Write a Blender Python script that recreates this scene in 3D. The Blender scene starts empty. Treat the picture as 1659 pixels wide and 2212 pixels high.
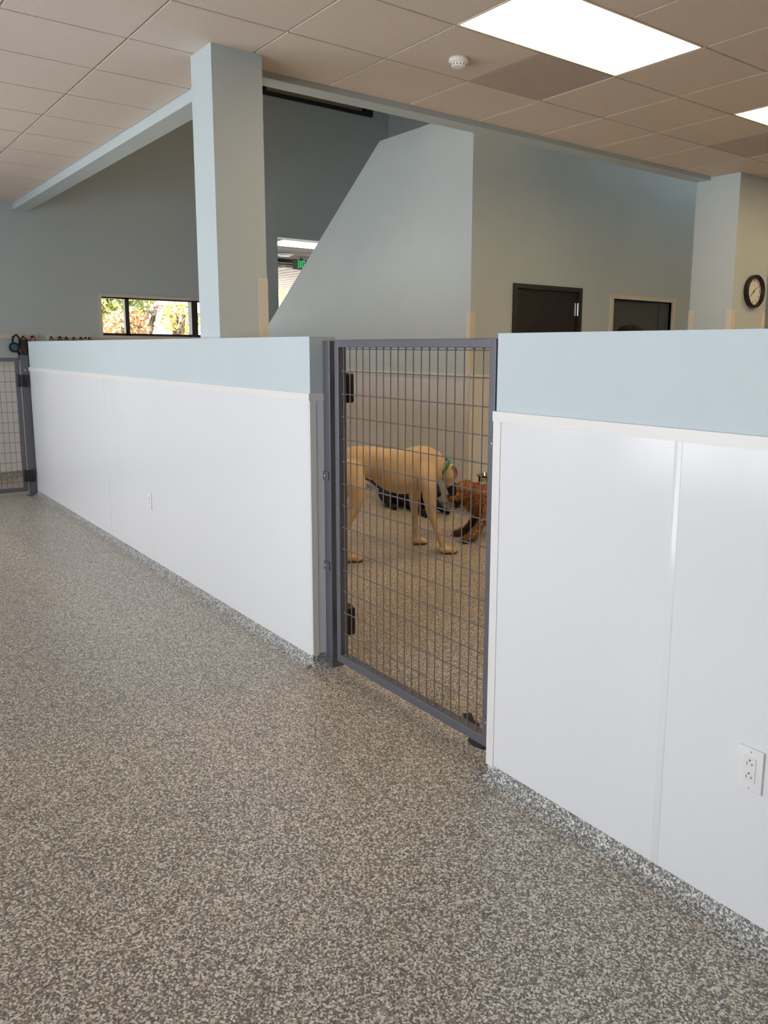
import bpy, bmesh, math, random
from mathutils import Vector, Matrix, noise
random.seed(7)
SC = bpy.context.scene
COL = SC.collection
PI = math.pi
D2 = bpy.data

# ------------------------------------------------------------------ helpers
class MB:
    """mesh builder: everything added ends up in ONE mesh object"""
    def __init__(self): self.v = []; self.f = []; self.m = []
    def add(self, vs, fs, mi=0):
        b = len(self.v); self.v += [tuple(p) for p in vs]
        for q in fs: self.f.append([b + i for i in q]); self.m.append(mi)
    def box(self, x0, x1, y0, y1, z0, z1, mi=0, fn=None):
        vs = [(x, y, z) for z in (z0, z1) for y in (y0, y1) for x in (x0, x1)]
        if fn: vs = [fn(*p) for p in vs]
        self.add(vs, [(0,2,3,1),(4,5,7,6),(0,1,5,4),(2,6,7,3),(0,4,6,2),(1,3,7,5)], mi)
        return self
    def bbox(self, x0, x1, y0, y1, z0, z1, r=0.004, seg=2, mi=0, fn=None):
        bm = bmesh.new(); bmesh.ops.create_cube(bm, size=1)
        for v in bm.verts:
            v.co = Vector(((x0+x1)/2 + v.co.x*(x1-x0), (y0+y1)/2 + v.co.y*(y1-y0), (z0+z1)/2 + v.co.z*(z1-z0)))
        r = min(r, abs(x1-x0)*.45, abs(y1-y0)*.45, abs(z1-z0)*.45)
        bmesh.ops.bevel(bm, geom=list(bm.edges), offset=r, segments=seg, affect='EDGES', profile=.5)
        self.frombm(bm, mi, fn); return self
    def frombm(self, bm, mi=0, fn=None):
        bm.verts.ensure_lookup_table(); bm.verts.index_update()
        vs = [tuple(v.co) for v in bm.verts]
        if fn: vs = [fn(*p) for p in vs]
        self.add(vs, [[v.index for v in f.verts] for f in bm.faces], mi); bm.free()
    def tube(self, path, r, n=8, cap=True, mi=0):
        path = [Vector(p) for p in path]; k = len(path)
        rs = r if isinstance(r, (list, tuple)) else [r]*k
        t0 = (path[1]-path[0]).normalized()
        up = Vector((0,0,1)) if abs(t0.z) < .9 else Vector((0,1,0))
        a = t0.cross(up).normalized(); vs = []
        for i, p in enumerate(path):
            t = (path[min(i+1,k-1)] - path[max(i-1,0)]).normalized()
            a = (a - t*a.dot(t))
            if a.length < 1e-6: a = t.orthogonal()
            a.normalize(); b = t.cross(a)
            for j in range(n):
                an = 2*PI*j/n
                vs.append(p + (a*math.cos(an) + b*math.sin(an))*rs[i])
        fs = [(i*n+j, i*n+(j+1)%n, (i+1)*n+(j+1)%n, (i+1)*n+j) for i in range(k-1) for j in range(n)]
        if cap: fs += [tuple(range(n-1,-1,-1)), tuple((k-1)*n+j for j in range(n))]
        self.add(vs, fs, mi); return self
    def strap(self, path, side, w, t, mi=0):
        """flat band along path; side = width direction"""
        path = [Vector(p) for p in path]; k = len(path); s = Vector(side).normalized(); vs = []
        for i, p in enumerate(path):
            tg = (path[min(i+1,k-1)] - path[max(i-1,0)]).normalized(); nn = tg.cross(s).normalized()
            for a, b in ((-1,-1),(1,-1),(1,1),(-1,1)): vs.append(p + s*a*w/2 + nn*b*t/2)
        fs = [(i*4+j, i*4+(j+1)%4, (i+1)*4+(j+1)%4, (i+1)*4+j) for i in range(k-1) for j in range(4)]
        fs += [(3,2,1,0), tuple((k-1)*4+j for j in range(4))]
        self.add(vs, fs, mi); return self
    def lathe(self, prof, c=(0,0,0), axis='z', n=32, mi=0):
        vs = []; k = len(prof)
        for r, h in prof:
            for j in range(n):
                an = 2*PI*j/n; x, y = r*math.cos(an), r*math.sin(an)
                p = {'z': (x,y,h), 'x': (h,x,y), 'y': (x,h,y)}[axis]
                vs.append((p[0]+c[0], p[1]+c[1], p[2]+c[2]))
        fs = [(i*n+j, i*n+(j+1)%n, (i+1)*n+(j+1)%n, (i+1)*n+j) for i in range(k-1) for j in range(n)]
        if prof[0][0] > 1e-6: fs.append(tuple(range(n-1,-1,-1)))
        if prof[-1][0] > 1e-6: fs.append(tuple((k-1)*n+j for j in range(n)))
        self.add(vs, fs, mi); return self
    def prism(self, pts, d0, d1, axis='y', mi=0):
        """polygon pts (2d) extruded along axis"""
        n = len(pts); mk = {'y': lambda a,b,d: (a,d,b), 'x': lambda a,b,d: (d,a,b), 'z': lambda a,b,d: (a,b,d)}[axis]
        vs = [mk(a,b,d0) for a,b in pts] + [mk(a,b,d1) for a,b in pts]
        fs = [tuple(range(n)), tuple(range(2*n-1,n-1,-1))] + [(i,i+n,(i+1)%n+n,(i+1)%n) for i in range(n)]
        self.add(vs, fs, mi); return self
    def ell(self, c, r, n=12, m=8, mi=0):
        prof = []
        vs = [(c[0], c[1], c[2]-r[2])]
        for i in range(1, m):
            ph = -PI/2 + PI*i/m
            for j in range(n):
                an = 2*PI*j/n
                vs.append((c[0]+r[0]*math.cos(ph)*math.cos(an), c[1]+r[1]*math.cos(ph)*math.sin(an), c[2]+r[2]*math.sin(ph)))
        vs.append((c[0], c[1], c[2]+r[2])); L = len(vs)-1
        fs = [(0, 1+(j+1)%n, 1+j) for j in range(n)]
        for i in range(m-2):
            for j in range(n): fs.append((1+i*n+j, 1+i*n+(j+1)%n, 1+(i+1)*n+(j+1)%n, 1+(i+1)*n+j))
        fs += [(1+(m-2)*n+j, 1+(m-2)*n+(j+1)%n, L) for j in range(n)]
        self.add(vs, fs, mi); return self
    def build(self, name, mats, parent=None, smooth=False, fix=True):
        me = D2.meshes.new(name); me.from_pydata(self.v, [], self.f)
        if not isinstance(mats, (list, tuple)): mats = [mats]
        for m in mats: me.materials.append(m)
        for i, p in enumerate(me.polygons): p.material_index = self.m[i]; p.use_smooth = bool(smooth)
        if fix:
            bm = bmesh.new(); bm.from_mesh(me); bmesh.ops.recalc_face_normals(bm, faces=bm.faces); bm.to_mesh(me); bm.free()
        if smooth and smooth != 'all':
            me.set_sharp_from_angle(angle=math.radians(40))
        o = D2.objects.new(name, me); COL.objects.link(o)
        if parent: adopt(o, parent)
        return o

def wm(o):
    m = Matrix.LocRotScale(o.location, o.rotation_euler, o.scale)
    return m if not o.parent else wm(o.parent) @ o.matrix_parent_inverse @ m
def adopt(o, parent):
    o.parent = parent; o.matrix_parent_inverse = wm(parent).inverted()
def tag(o, label=None, cat=None, group=None, kind=None):
    if label: o['label'] = label
    if cat: o['category'] = cat
    if group: o['group'] = group
    if kind: o['kind'] = kind
    return o
def thing(name, label, cat, loc=(0,0,0), group=None):
    o = D2.objects.new(name, None); COL.objects.link(o); o.location = loc; o.empty_display_size = .05
    return tag(o, label, cat, group)
def S(o): o['kind'] = 'structure'; return o
def copy_tree(o, parent=None):
    c = o.copy(); COL.objects.link(c)
    if parent: c.parent = parent
    for ch in list(o.children): copy_tree(ch, c)
    return c

# ------------------------------------------------------------------ materials
def new_mat(name):
    m = D2.materials.new(name); m.use_nodes = True; nt = m.node_tree
    return m, nt, nt.nodes['Principled BSDF']
def N(nt, t, **kw):
    n = nt.nodes.new(t)
    for k, v in kw.items():
        if k in n.inputs: n.inputs[k].default_value = v
        else: setattr(n, k, v)
    return n
def coords(nt): return N(nt, 'ShaderNodeTexCoord').outputs['Object']
def plain(name, c, rough=.5, metal=0., spec=.5, bump=0, bscale=200, var=.0, vscale=3, coat=0):
    m, nt, b = new_mat(name)
    b.inputs['Roughness'].default_value = rough; b.inputs['Metallic'].default_value = metal
    b.inputs['Specular IOR Level'].default_value = spec; b.inputs['Coat Weight'].default_value = coat
    co = coords(nt)
    nz = N(nt, 'ShaderNodeTexNoise', Scale=vscale, Detail=3.0); nt.links.new(co, nz.inputs['Vector'])
    r = N(nt, 'ShaderNodeValToRGB'); r.color_ramp.elements[0].color = [x*(1-var) for x in c] + [1]; r.color_ramp.elements[1].color = [min(1, x*(1+var)) for x in c] + [1]
    r.color_ramp.elements[0].position = .3; r.color_ramp.elements[1].position = .7
    nt.links.new(nz.outputs['Fac'], r.inputs[0]); nt.links.new(r.outputs[0], b.inputs['Base Color'])
    if bump:
        n2 = N(nt, 'ShaderNodeTexNoise', Scale=bscale, Detail=4.0); nt.links.new(co, n2.inputs['Vector'])
        bp = N(nt, 'ShaderNodeBump', Strength=bump, Distance=.002); nt.links.new(n2.outputs['Fac'], bp.inputs['Height'])
        nt.links.new(bp.outputs[0], b.inputs['Normal'])
    return m
def emis(name, c, s):
    m, nt, b = new_mat(name)
    b.inputs['Base Color'].default_value = (*c, 1); b.inputs['Emission Color'].default_value = (*c, 1); b.inputs['Emission Strength'].default_value = s
    return m
def ramp(nt, stops, interp='LINEAR'):
    r = N(nt, 'ShaderNodeValToRGB'); cr = r.color_ramp; cr.interpolation = interp
    while len(cr.elements) < len(stops): cr.elements.new(.5)
    for e, (p, c) in zip(cr.elements, stops): e.position = p; e.color = (*c, 1)
    return r

def chip_floor(name, rough=.3, tint=(1,1,1)):
    m, nt, b = new_mat(name); co = coords(nt)
    nz = N(nt, 'ShaderNodeTexNoise', Scale=260.0, Detail=2.0); nt.links.new(co, nz.inputs['Vector'])
    mx = N(nt, 'ShaderNodeVectorMath', operation='MULTIPLY_ADD'); mx.inputs[1].default_value = (.006,.006,.006)
    nt.links.new(nz.outputs['Color'], mx.inputs[0]); nt.links.new(co, mx.inputs[2])
    vo = N(nt, 'ShaderNodeTexVoronoi', Scale=205.0); nt.links.new(mx.outputs[0], vo.inputs['Vector'])
    sep = N(nt, 'ShaderNodeSeparateColor'); nt.links.new(vo.outputs['Color'], sep.inputs[0])
    r = ramp(nt, [(0,(0.080,0.069,0.060)),(.20,(0.151,0.130,0.113)),(.38,(0.245,0.212,0.182)),(.52,(0.471,0.410,0.287)),(.66,(0.803,0.702,0.602)),(.84,(0.950,0.936,0.831)),(.955,(0.189,0.228,0.280)),(.975,(0.578,0.418,0.280))], 'CONSTANT')
    nt.links.new(sep.outputs[0], r.inputs[0])
    # fine second grain
    v2 = N(nt, 'ShaderNodeTexVoronoi', Scale=420.0); nt.links.new(mx.outputs[0], v2.inputs['Vector'])
    s2 = N(nt, 'ShaderNodeSeparateColor'); nt.links.new(v2.outputs['Color'], s2.inputs[0])
    r2 = ramp(nt, [(0,(0.131,0.113,0.098)),(.5,(0.419,0.359,0.253)),(.8,(0.908,0.785,0.678))], 'CONSTANT'); nt.links.new(s2.outputs[1], r2.inputs[0])
    mix = N(nt, 'ShaderNodeMix', data_type='RGBA'); mix.inputs[0].default_value = .28
    nt.links.new(r.outputs[0], mix.inputs[6]); nt.links.new(r2.outputs[0], mix.inputs[7])
    tn = N(nt, 'ShaderNodeVectorMath', operation='MULTIPLY'); tn.inputs[1].default_value = tint
    nt.links.new(mix.outputs[2], tn.inputs[0]); nt.links.new(tn.outputs[0], b.inputs['Base Color'])
    b.inputs['Roughness'].default_value = rough; b.inputs['Specular IOR Level'].default_value = .5
    bp = N(nt, 'ShaderNodeBump', Strength=.25, Distance=.001); nt.links.new(sep.outputs[1], bp.inputs['Height']); nt.links.new(bp.outputs[0], b.inputs['Normal'])
    return m
def glass(name, tint=(1,1,1)):
    m, nt, b = new_mat(name); out = nt.nodes['Material Output']; nt.nodes.remove(b)
    tr = N(nt, 'ShaderNodeBsdfTransparent'); tr.inputs[0].default_value = (*tint, 1)
    gl = N(nt, 'ShaderNodeBsdfGlossy', Roughness=.02); fr = N(nt, 'ShaderNodeFresnel', IOR=1.45)
    mx = N(nt, 'ShaderNodeMixShader'); nt.links.new(fr.outputs[0], mx.inputs[0]); nt.links.new(tr.outputs[0], mx.inputs[1]); nt.links.new(gl.outputs[0], mx.inputs[2])
    nt.links.new(mx.outputs[0], out.inputs[0]); return m

M = {}
M['paint'] = plain('blue_wall_paint', (.55,.625,.645), .5, bump=.12, bscale=350, var=.015)
M['paint_hi'] = M['paint']
M['frp'] = plain('white_wall_panel', (.80,.80,.81), .16, bump=.05, bscale=5, var=.01, vscale=1.2)
M['trim'] = plain('white_plastic_trim', (.82,.80,.77), .3)
M['cream'] = plain('cream_trim', (.74,.68,.59), .35)
M['tile'] = plain('ceiling_tile_board', (.74,.65,.56), .95, bump=.5, bscale=260, var=.02, vscale=40)
M['grid'] = plain('ceiling_grid_metal', (.80,.72,.62), .5)
M['steel'] = plain('grey_powder_coat', (.135,.135,.155), .38, bump=.1, bscale=900, var=.06, vscale=300, metal=.25)
M['wire'] = plain('grey_wire_coat', (.18,.16,.165), .35, metal=.3)
M['black'] = plain('black_plastic', (.012,.012,.013), .4)
M['screw'] = plain('bright_screw_steel', (.75,.75,.75), .25, metal=1)
M['floor'] = chip_floor('speckled_chip_floor', .34)
M['cove'] = chip_floor('speckled_chip_cove', .5, (.90,.98,1.10))  # blue tint paints in the cool daylight sheen on the cove
M['led'] = emis('led_panel_diffuser', (1.0,.73,.43), 11.5)
M['bay'] = emis('high_bay_diffuser', (1.0,.62,.28), 1.6)
M['bay2'] = emis('stair_lamp_diffuser', (1.0,.60,.28), 7.0)  # stronger glow added to warm the back wall
M['led2'] = emis('lobby_led_diffuser', (1.0,.96,.86), 8.0)
M['white'] = plain('white_plastic', (.84,.83,.81), .35)
M['dkbrown'] = plain('dark_brown_door_wood', (.022,.016,.014), .45, var=.2, vscale=9)
M['dkframe'] = plain('dark_olive_metal', (.030,.030,.022), .4)
M['slate'] = plain('slate_blue_door', (.085,.097,.103), .5)
M['fawn'] = None
M['glass'] = glass('clear_glass')
M['green'] = emis('green_exit_letters', (.0,.62,.12), 1.1)
M['concrete'] = plain('pale_concrete', (.62,.60,.56), .9, bump=.3, bscale=30, var=.06)
M['vent'] = plain('perforated_vent_metal', (.58,.49,.41), .6)

# ------------------------------------------------------------------ camera (recovered from ceiling grid and partition)
EYE = 1.5
yaw, pitch, roll = 0.6604190965316062, 0.164607973854982, 0.009238211032389733
FPX, PX, PY = 1760.4839168457038, 97.62080506776498, -54.96484859840589
cp, sp = math.cos(pitch), math.sin(pitch)
fwd = Vector((-cp*math.cos(yaw), cp*math.sin(yaw), -sp))
r0 = fwd.cross(Vector((0,0,1))).normalized(); u0 = r0.cross(fwd)
rr = r0*math.cos(roll) + u0*math.sin(roll); uu = u0*math.cos(roll) - r0*math.sin(roll)
cam = D2.cameras.new('camera'); co = D2.objects.new('camera', cam); COL.objects.link(co)
mat = Matrix((rr, uu, -fwd)).transposed().to_4x4(); mat.translation = (0,0,EYE)
co.matrix_world = mat
cam.sensor_fit = 'HORIZONTAL'; cam.sensor_width = 36; cam.lens = FPX/1659*36
cam.shift_x = -PX/1659; cam.shift_y = PY/1659; cam.clip_start = .05; cam.clip_end = 300
SC.camera = co

# ------------------------------------------------------------------ the shell
HC = 3.112; TOP = 6.4
XB = -10.46       # back wall plane
S(MB().box(-10.46, 4.0, -2.7, 12.2, -.12, 0).build('floor', M['floor']))
# back wall with a strip window, a high window and a wide opening to the lobby
def wall_with_holes(name, x0, x1, y0, y1, z0, z1, holes, mat, axis='x'):
    """slab between x0..x1 (thickness); holes = (ya,yb,za,zb)"""
    mb = MB(); ys = sorted({y0, y1, *[h[0] for h in holes], *[h[1] for h in holes]}); zs = sorted({z0, z1, *[h[2] for h in holes], *[h[3] for h in holes]})
    for i in range(len(ys)-1):
        run = None
        for j in range(len(zs)-1):
            cy, cz = (ys[i]+ys[i+1])/2, (zs[j]+zs[j+1])/2
            if any(h[0] < cy < h[1] and h[2] < cz < h[3] for h in holes): continue
            if axis == 'x': mb.box(x0, x1, ys[i], ys[i+1], zs[j], zs[j+1])
            else: mb.box(ys[i], ys[i+1], x0, x1, zs[j], zs[j+1])
    bm = bmesh.new(); me = D2.meshes.new('t'); me.from_pydata(mb.v, [], mb.f); bm.from_mesh(me)
    bmesh.ops.remove_doubles(bm, verts=bm.verts, dist=1e-5)
    # drop interior faces shared by two boxes
    bm.verts.index_update(); bm.verts.ensure_lookup_table()
    seen = {}
    for f in bm.faces:
        k = tuple(sorted(v.index for v in f.verts)); seen.setdefault(k, []).append(f)
    bmesh.ops.delete(bm, geom=[f for fs in seen.values() if len(fs) > 1 for f in fs], context='FACES')
    out = MB(); out.frombm(bm); return out.build(name, mat)
WIN = (3.052, 4.80, 1.655, 2.121)
OPN = (5.445, 7.10, 0.0, 3.028)
HWN = (5.10, 7.0, 4.84, 5.7)
wb = S(wall_with_holes('wall_back', -10.66, XB, -2.7, 7.45, 0, TOP, [WIN, OPN, HWN], M['paint']))
wp = MB().box(XB, XB+.006, -2.7, 2.95, .07, 1.275).box(XB, XB+.006, 2.95, 5.40, .07, 1.275).build('wall_panel', M['frp'], wb)
MB().box(XB, XB+.012, -2.7, 5.44, 1.275, 1.305).build('chair_rail', M['cream'], wb)
MB().box(XB, XB+.012, -2.7, 5.44, 0, .07).build('cove_base', M['cove'], wb)

# strip window
w1 = S(thing('window_1', None, None, (XB-.06, 3.9, 1.65)))
f = MB()
X0w, X1w = XB-.13, XB-.06
f.box(X0w, X1w, WIN[0], WIN[1], WIN[3]-.018, WIN[3]).box(X0w, X1w, WIN[0], WIN[0]+.012, WIN[2], WIN[3]).box(X0w, X1w, WIN[0], WIN[1], WIN[2], WIN[2]+.03)
f.box(X0w, X1w, 3.352, 3.402, WIN[2], WIN[3]).box(X0w-.02, X1w+.03, 4.197, 4.278, WIN[2], WIN[3])
f.build('window_frame', plain('dark_bronze_window_metal', (.028,.024,.022), .35), w1)
MB().box(XB-.10, XB-.095, WIN[0], WIN[1], WIN[2], WIN[3]).build('window_pane', M['glass'], w1)
t = MB(); a, b_, c, d = WIN
t.box(XB, XB+.014, a-.032, a, c-.03, d+.032).box(XB, XB+.014, a, b_, d, d+.032).box(XB, XB+.014, b_, b_+.032, c-.03, d+.032)
t.box(XB-.06, XB+.012, a, b_, c-.03, c-.001)
t.build('window_trim', M['cream'], w1)
# high window up in the stairwell
w2 = S(thing('window_2', None, None, (XB, 6.05, 4.8)))
f = MB(); f.box(XB-.05, XB+.03, 5.05, 7.005, 4.835, 4.886).box(XB-.05, XB+.03, 6.88, 7.005, 4.88, 5.7).box(XB-.05, XB+.03, 5.255, 5.31, 4.88, 5.7).box(XB-.05, XB+.03, 5.05, 7.005, 5.68, 5.76)
f.build('window_frame', M['black'], w2)
MB().box(XB-.075, XB-.065, 5.10, 7.0, 4.84, 5.7).build('window_shade', plain('tan_roller_shade', (.50,.40,.31), .8), w2)  # added opaque tan panel stands in for the room behind this window

# side wall of the stairwell, up high, and far shell
S(MB().box(-10.66, -5.78, 7.30, 7.45, 0, TOP).build('wall_stairwell_side', M['paint']))
# outer shell beyond sight: keeps daylight out
S(MB().box(4.0, 4.2, -2.7, 12.2, 0, TOP).build('wall_right', M['paint']))
S(MB().box(-5.9, 4.2, 12.2, 12.4, 0, TOP).build('wall_far', M['paint']))
S(MB().box(-10.9, 4.4, -2.9, 12.5, TOP, TOP+.2).build('ceiling_upper', plain('dark_roof_deck', (.12,.10,.085), .9)))  # unseen ceiling, given a dark colour to cut bounced light
# window wall behind the camera: the daylight comes from here
wf = S(wall_with_holes('wall_front', -1.75, -1.6, -10.66, 4.2, 0, TOP, [(-9.4,-7.2,.5,2.55), (-6.9,-4.7,.5,2.55), (-4.4,-2.2,.5,2.55), (-1.9,.3,.5,2.55)], M['paint'], axis='y'))
k = 3
for xa in (-9.4, -6.9, -4.4, -1.9):
    w = S(thing('window_%d' % k, None, None, (xa+1.1, -1.68, .5))); k += 1
    f = MB(); f.box(xa, xa+2.2, -1.71, -1.64, .5, .56).box(xa, xa+2.2, -1.71, -1.64, 2.49, 2.55).box(xa, xa+.05, -1.71, -1.64, .56, 2.49).box(xa+2.15, xa+2.2, -1.71, -1.64, .56, 2.49).box(xa+1.07, xa+1.13, -1.71, -1.64, .56, 2.49)
    f.build('window_frame', M['dkframe'], w)
    MB().box(xa+.05, xa+2.15, -1.68, -1.675, .56, 2.49).build('window_pane', M['glass'], w)

# stair wall: full height wall whose left edge drops with the stairs
YS = 4.845; XC = -5.66
sw = S(MB().prism([(-10.455,0),(XC,0),(XC,3.56),(-7.095,3.56),(-10.455,1.22)], YS, YS+.12, 'y').build('wall_stair', M['paint']))
MB().box(-10.45, XC-.002, YS-.006, YS, .07, 1.262).build('wall_panel', M['frp'], sw)
MB().box(-10.45, XC-.002, YS-.014, YS, 1.262, 1.292).build('chair_rail', M['trim'], sw)
MB().prism([(YS, 0), (YS-.045, 0), (YS-.02, .012), (YS-.008, .03), (YS-.004, .07), (YS, .07)], -10.45, XC, 'x').build('cove_base', M['cove'], sw)
# the stairs behind it
st = MB()
for i in range(13):
    z1 = 1.10 + .175*i; x0 = -10.2 + .25*i
    st.box(x0, x0+.28, YS+.12, 5.42, z1-.04, z1); st.box(x0, x0+.02, YS+.12, 5.42, z1-.175, z1-.04)
S(st.build('trim_1', M['concrete']))
S(MB().box(-7.0, -5.78, YS+.12, 7.30, 3.30, 3.44).build('floor_landing', M['concrete']))
# dark wall with the two doors
DR1 = (5.404, 6.254, 0, 2.088); DR2 = (6.776, 7.771, 0, 2.053)
wd = S(wall_with_holes('wall_doors', XC-.12, XC, YS+.12, 12.2, 0, 3.56, [(5.39, 6.268, 0, 2.10), (6.776, 7.771, 0, 2.053)], M['paint']))
p = MB()
for a, b_ in ((YS+.002, 5.356), (6.292, 6.73), (7.83, 12.2)): p.box(XC, XC+.006, a, b_, .07, 1.262)
p.build('wall_panel', M['frp'], wd)
p = MB()
for a, b_ in ((YS+.002, 5.356), (6.292, 6.73), (7.83, 12.2)): p.box(XC, XC+.014, a, b_, 1.262, 1.292)
p.build('chair_rail', M['trim'], wd)
p = MB()
for a, b_ in ((YS+.002, 5.356), (6.292, 6.73), (7.83, 12.2)): p.box(XC, XC+.012, a, b_, 0, .07)
p.build('cove_base', M['cove'], wd)
d1 = S(thing('door_1', None, None, (XC, 5.83, 0)))
MB().box(XC-.12, XC+.02, 5.356, 5.404, 0, 2.13).box(XC-.12, XC+.02, 6.254, 6.292, 0, 2.13).box(XC-.12, XC+.02, 5.404, 6.254, 2.088, 2.13).build('door_frame', M['dkframe'], d1)
MB().bbox(XC-.06, XC-.015, 5.41, 6.248, .01, 2.082, .002).build('door_slab', M['dkbrown'], d1)
for z in (.25, 1.05, 1.86):
    hb = MB(); hb.tube([(XC+.002,6.25,z),(XC+.002,6.25,z+.125)], .007, 10).box(XC-.016, XC-.012, 6.21, 6.25, z, z+.125)
    for q in (.035,.07): hb.tube([(XC+.002,6.25,z+q),(XC+.002,6.25,z+q+.004)], .009, 10)
    hb.build('door_hinge', M['screw'], d1)
h = MB(); h.tube([(XC-.015,5.48,1.0),(XC+.04,5.48,1.0),(XC+.04,5.60,1.0)], .01, 10).lathe([(.028,XC-.015),(.028,XC-.005)], (0,5.48,1.0), 'x', 20); h.build('door_handle', M['screw'], d1)
d2 = S(thing('door_2', None, None, (XC, 7.27, 0)))
MB().box(XC-.12, XC+.018, 6.731, 6.776, 0, 2.095).box(XC-.12, XC+.018, 7.771, 7.83, 0, 2.095).box(XC-.12, XC+.018, 6.776, 7.771, 2.053, 2.095).build('door_frame', M['cream'], d2)
ds = MB().bbox(XC-.09, XC-.045, 6.78, 7.60, .01, 2.049, .002).build('door_slab', M['slate'], d2)
MB().bbox(XC-.075, XC-.03, 7.60, 7.7705, .01, 2.049, .002).box(XC-.05, XC-.042, 7.598, 7.612, .01, 2.049).build('side_panel', M['slate'], d2)

# square column at the bulkhead corner, pier with the clock, both painted
COLX0, COLX1, COLY0, COLY1 = -4.67, -4.392, 1.917, 2.213
c = S(MB().box(COLX0, COLX1, COLY0, COLY1, 0, HC+.02).build('wall_column', M['paint']))
MB().prism([(COLX0-.07,COLY0+.005),(COLX0,COLY0-.006),(COLX0,COLY0+.06)], HC-.006, HC+.004, 'z').prism([(COLX1-.001,COLY1-.05),(COLX1+.02,COLY1+.04),(COLX1-.02,COLY1+.05)], HC-.006, HC+.004, 'z').build('gap_trim', plain('dark_reveal', (.20,.17,.14), .8), c)
PRX0, PRX1, PRY0, PRY1 = -4.797, -4.345, 6.87, 7.43
S(MB().box(PRX0, PRX1, PRY0, PRY1, 0, HC+.02).build('wall_pier', M['paint']))

# bulkhead round the tall space (walls that carry on up)
S(MB().box(XB, -4.655, 2.14, 2.297, 3.03, TOP).build('wall_bulkhead_left', M['paint']))
S(MB().box(-4.80, -4.655, 2.297, 12.2, 3.08, TOP).build('wall_bulkhead_right', M['paint']))

# ------------------------------------------------------------------ ceiling tiles
U = .6096; GX, GY = -4.617, 1.557
GAP = .014; TZ = HC - .004
tiles = MB(); back = MB()
back.box(XB, 4.0, -2.7, 2.14, HC+.006, HC+.05); back.box(-4.655, 4.0, 2.14, 12.2, HC+.006, HC+.05)
lights = [(2,4,-2,-3), (6,8,-2,-3), (6,8,-7,-8), (10,12,-2,-3)]
vents = [(3,-2), (7,-2)]
occ = set(vents)
for a0, a1, bA, bB in lights:
    for a in range(a0, a1): occ.add((a, bA-1+0))
def cell(a, b):   # b-th cell: between lines b and b+1 on the X side
    return GX-(b+1)*U, GX-b*U, GY+a*U, GY+(a+1)*U
for a in range(-7, 18):
    for b in range(-15, 11):
        if (a, b) in occ: continue
        x0, x1, y0, y1 = cell(a, b)
        x0 = max(x0, XB); x1 = min(x1, 4.0); y0 = max(y0, -2.7); y1 = min(y1, 12.2)
        if x1-x0 < .02 or y1-y0 < .02: continue
        rects = []
        if x0 >= -4.64: rects.append((x0, x1, y0, y1))
        else:
            if y0 < 2.14: rects.append((x0, x1, y0, min(y1, 2.14)))
        for (p0, p1, q0, q1) in rects:
            if p1-p0 < .03 or q1-q0 < .03: continue
            g = GAP/2
            tiles.prism([(p0+g,q0+g),(p1-g,q0+g),(p1-g,q1-g),(p0+g,q1-g)], HC-.007, HC+.007, 'z')
cl = S(back.build('ceiling', M['grid']))
tiles.build('ceiling_tiles', M['tile'], cl)
places = ['beside the smoke detector', 'at the right edge of the picture', 'over the right side beyond the picture edge', 'beyond the clock pier']
for i, (a0, a1, bA, bB) in enumerate(lights):
    x0, x1 = GX-bA*U, GX-bB*U; y0, y1 = GY+a0*U, GY+a1*U
    L = thing('ceiling_light', 'large white rectangular LED ceiling panel ' + places[i], 'ceiling light', ((x0+x1)/2, (y0+y1)/2, HC), 'LED ceiling panels')
    fr = MB(); e = .006; w = .016
    fr.box(x0+e, x1-e, y0+e, y0+w, HC-.008, HC+.005).box(x0+e, x1-e, y1-w, y1-e, HC-.008, HC+.005).box(x0+e, x0+w, y0+w, y1-w, HC-.008, HC+.005).box(x1-w, x1-e, y0+w, y1-w, HC-.008, HC+.005)
    fr.build('frame', M['grid'], L)
    MB().box(x0+w, x1-w, y0+w, y1-w, HC-.006, HC+.003).build('diffuser', M['led'], L)
for (a, b), lab in zip(vents, ('square perforated air return grille in the ceiling beside the large light panel', 'square perforated air return grille at the right edge near the far light panel')):
    x0, x1, y0, y1 = cell(a, b)
    v = thing('ceiling_vent', lab, 'vent', ((x0+x1)/2, (y0+y1)/2, HC), 'ceiling return grilles')
    bk = MB().box(x0+.008, x1-.008, y0+.008, y1-.008, HC-.002, HC+.0055).build('backing', plain('vent_backing', (.50,.41,.33), .8), v)
    g = MB(); n = 38; st_ = (x1-x0-.02)/n
    for i in range(n+1):
        q = x0+.01+i*st_; g.box(q-.0045, q+.0045, y0+.01, y1-.01, HC-.006, HC-.003)
        q = y0+.01+i*st_; g.box(x0+.01, x1-.01, q-.0045, q+.0045, HC-.0055, HC-.0035)
    g.build('grille', M['vent'], v)
    MB().lathe([(.0,HC-.001),(.13,HC-.001),(.13,HC-.0028),(0,HC-.0028)], ((x0+x1)/2,(y0+y1)/2,0), 'z', 36).build('duct_collar', plain('duct_shadow_grey', (.28,.22,.18), .8), v)  # dark disc paints in the shade of the round duct neck
sd = thing('smoke_detector', 'small round white smoke detector on the ceiling tile left of the light panel', 'smoke detector', (-3.75, 3.093, HC))
cx, cy = -3.75, 3.093; z = HC-.007
MB().lathe([(0,z),(.052,z),(.055,z-.006),(.055,z-.018),(.05,z-.024),(0,z-.024)], (cx,cy,0), 'z', 36).build('base', M['white'], sd, smooth=True)
MB().lathe([(0,z-.024),(.042,z-.024),(.044,z-.03),(.04,z-.044),(.028,z-.050),(0,z-.051)], (cx,cy,0), 'z', 36).build('sensor_cap', M['white'], sd, smooth=True)
vs = MB()
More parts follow.
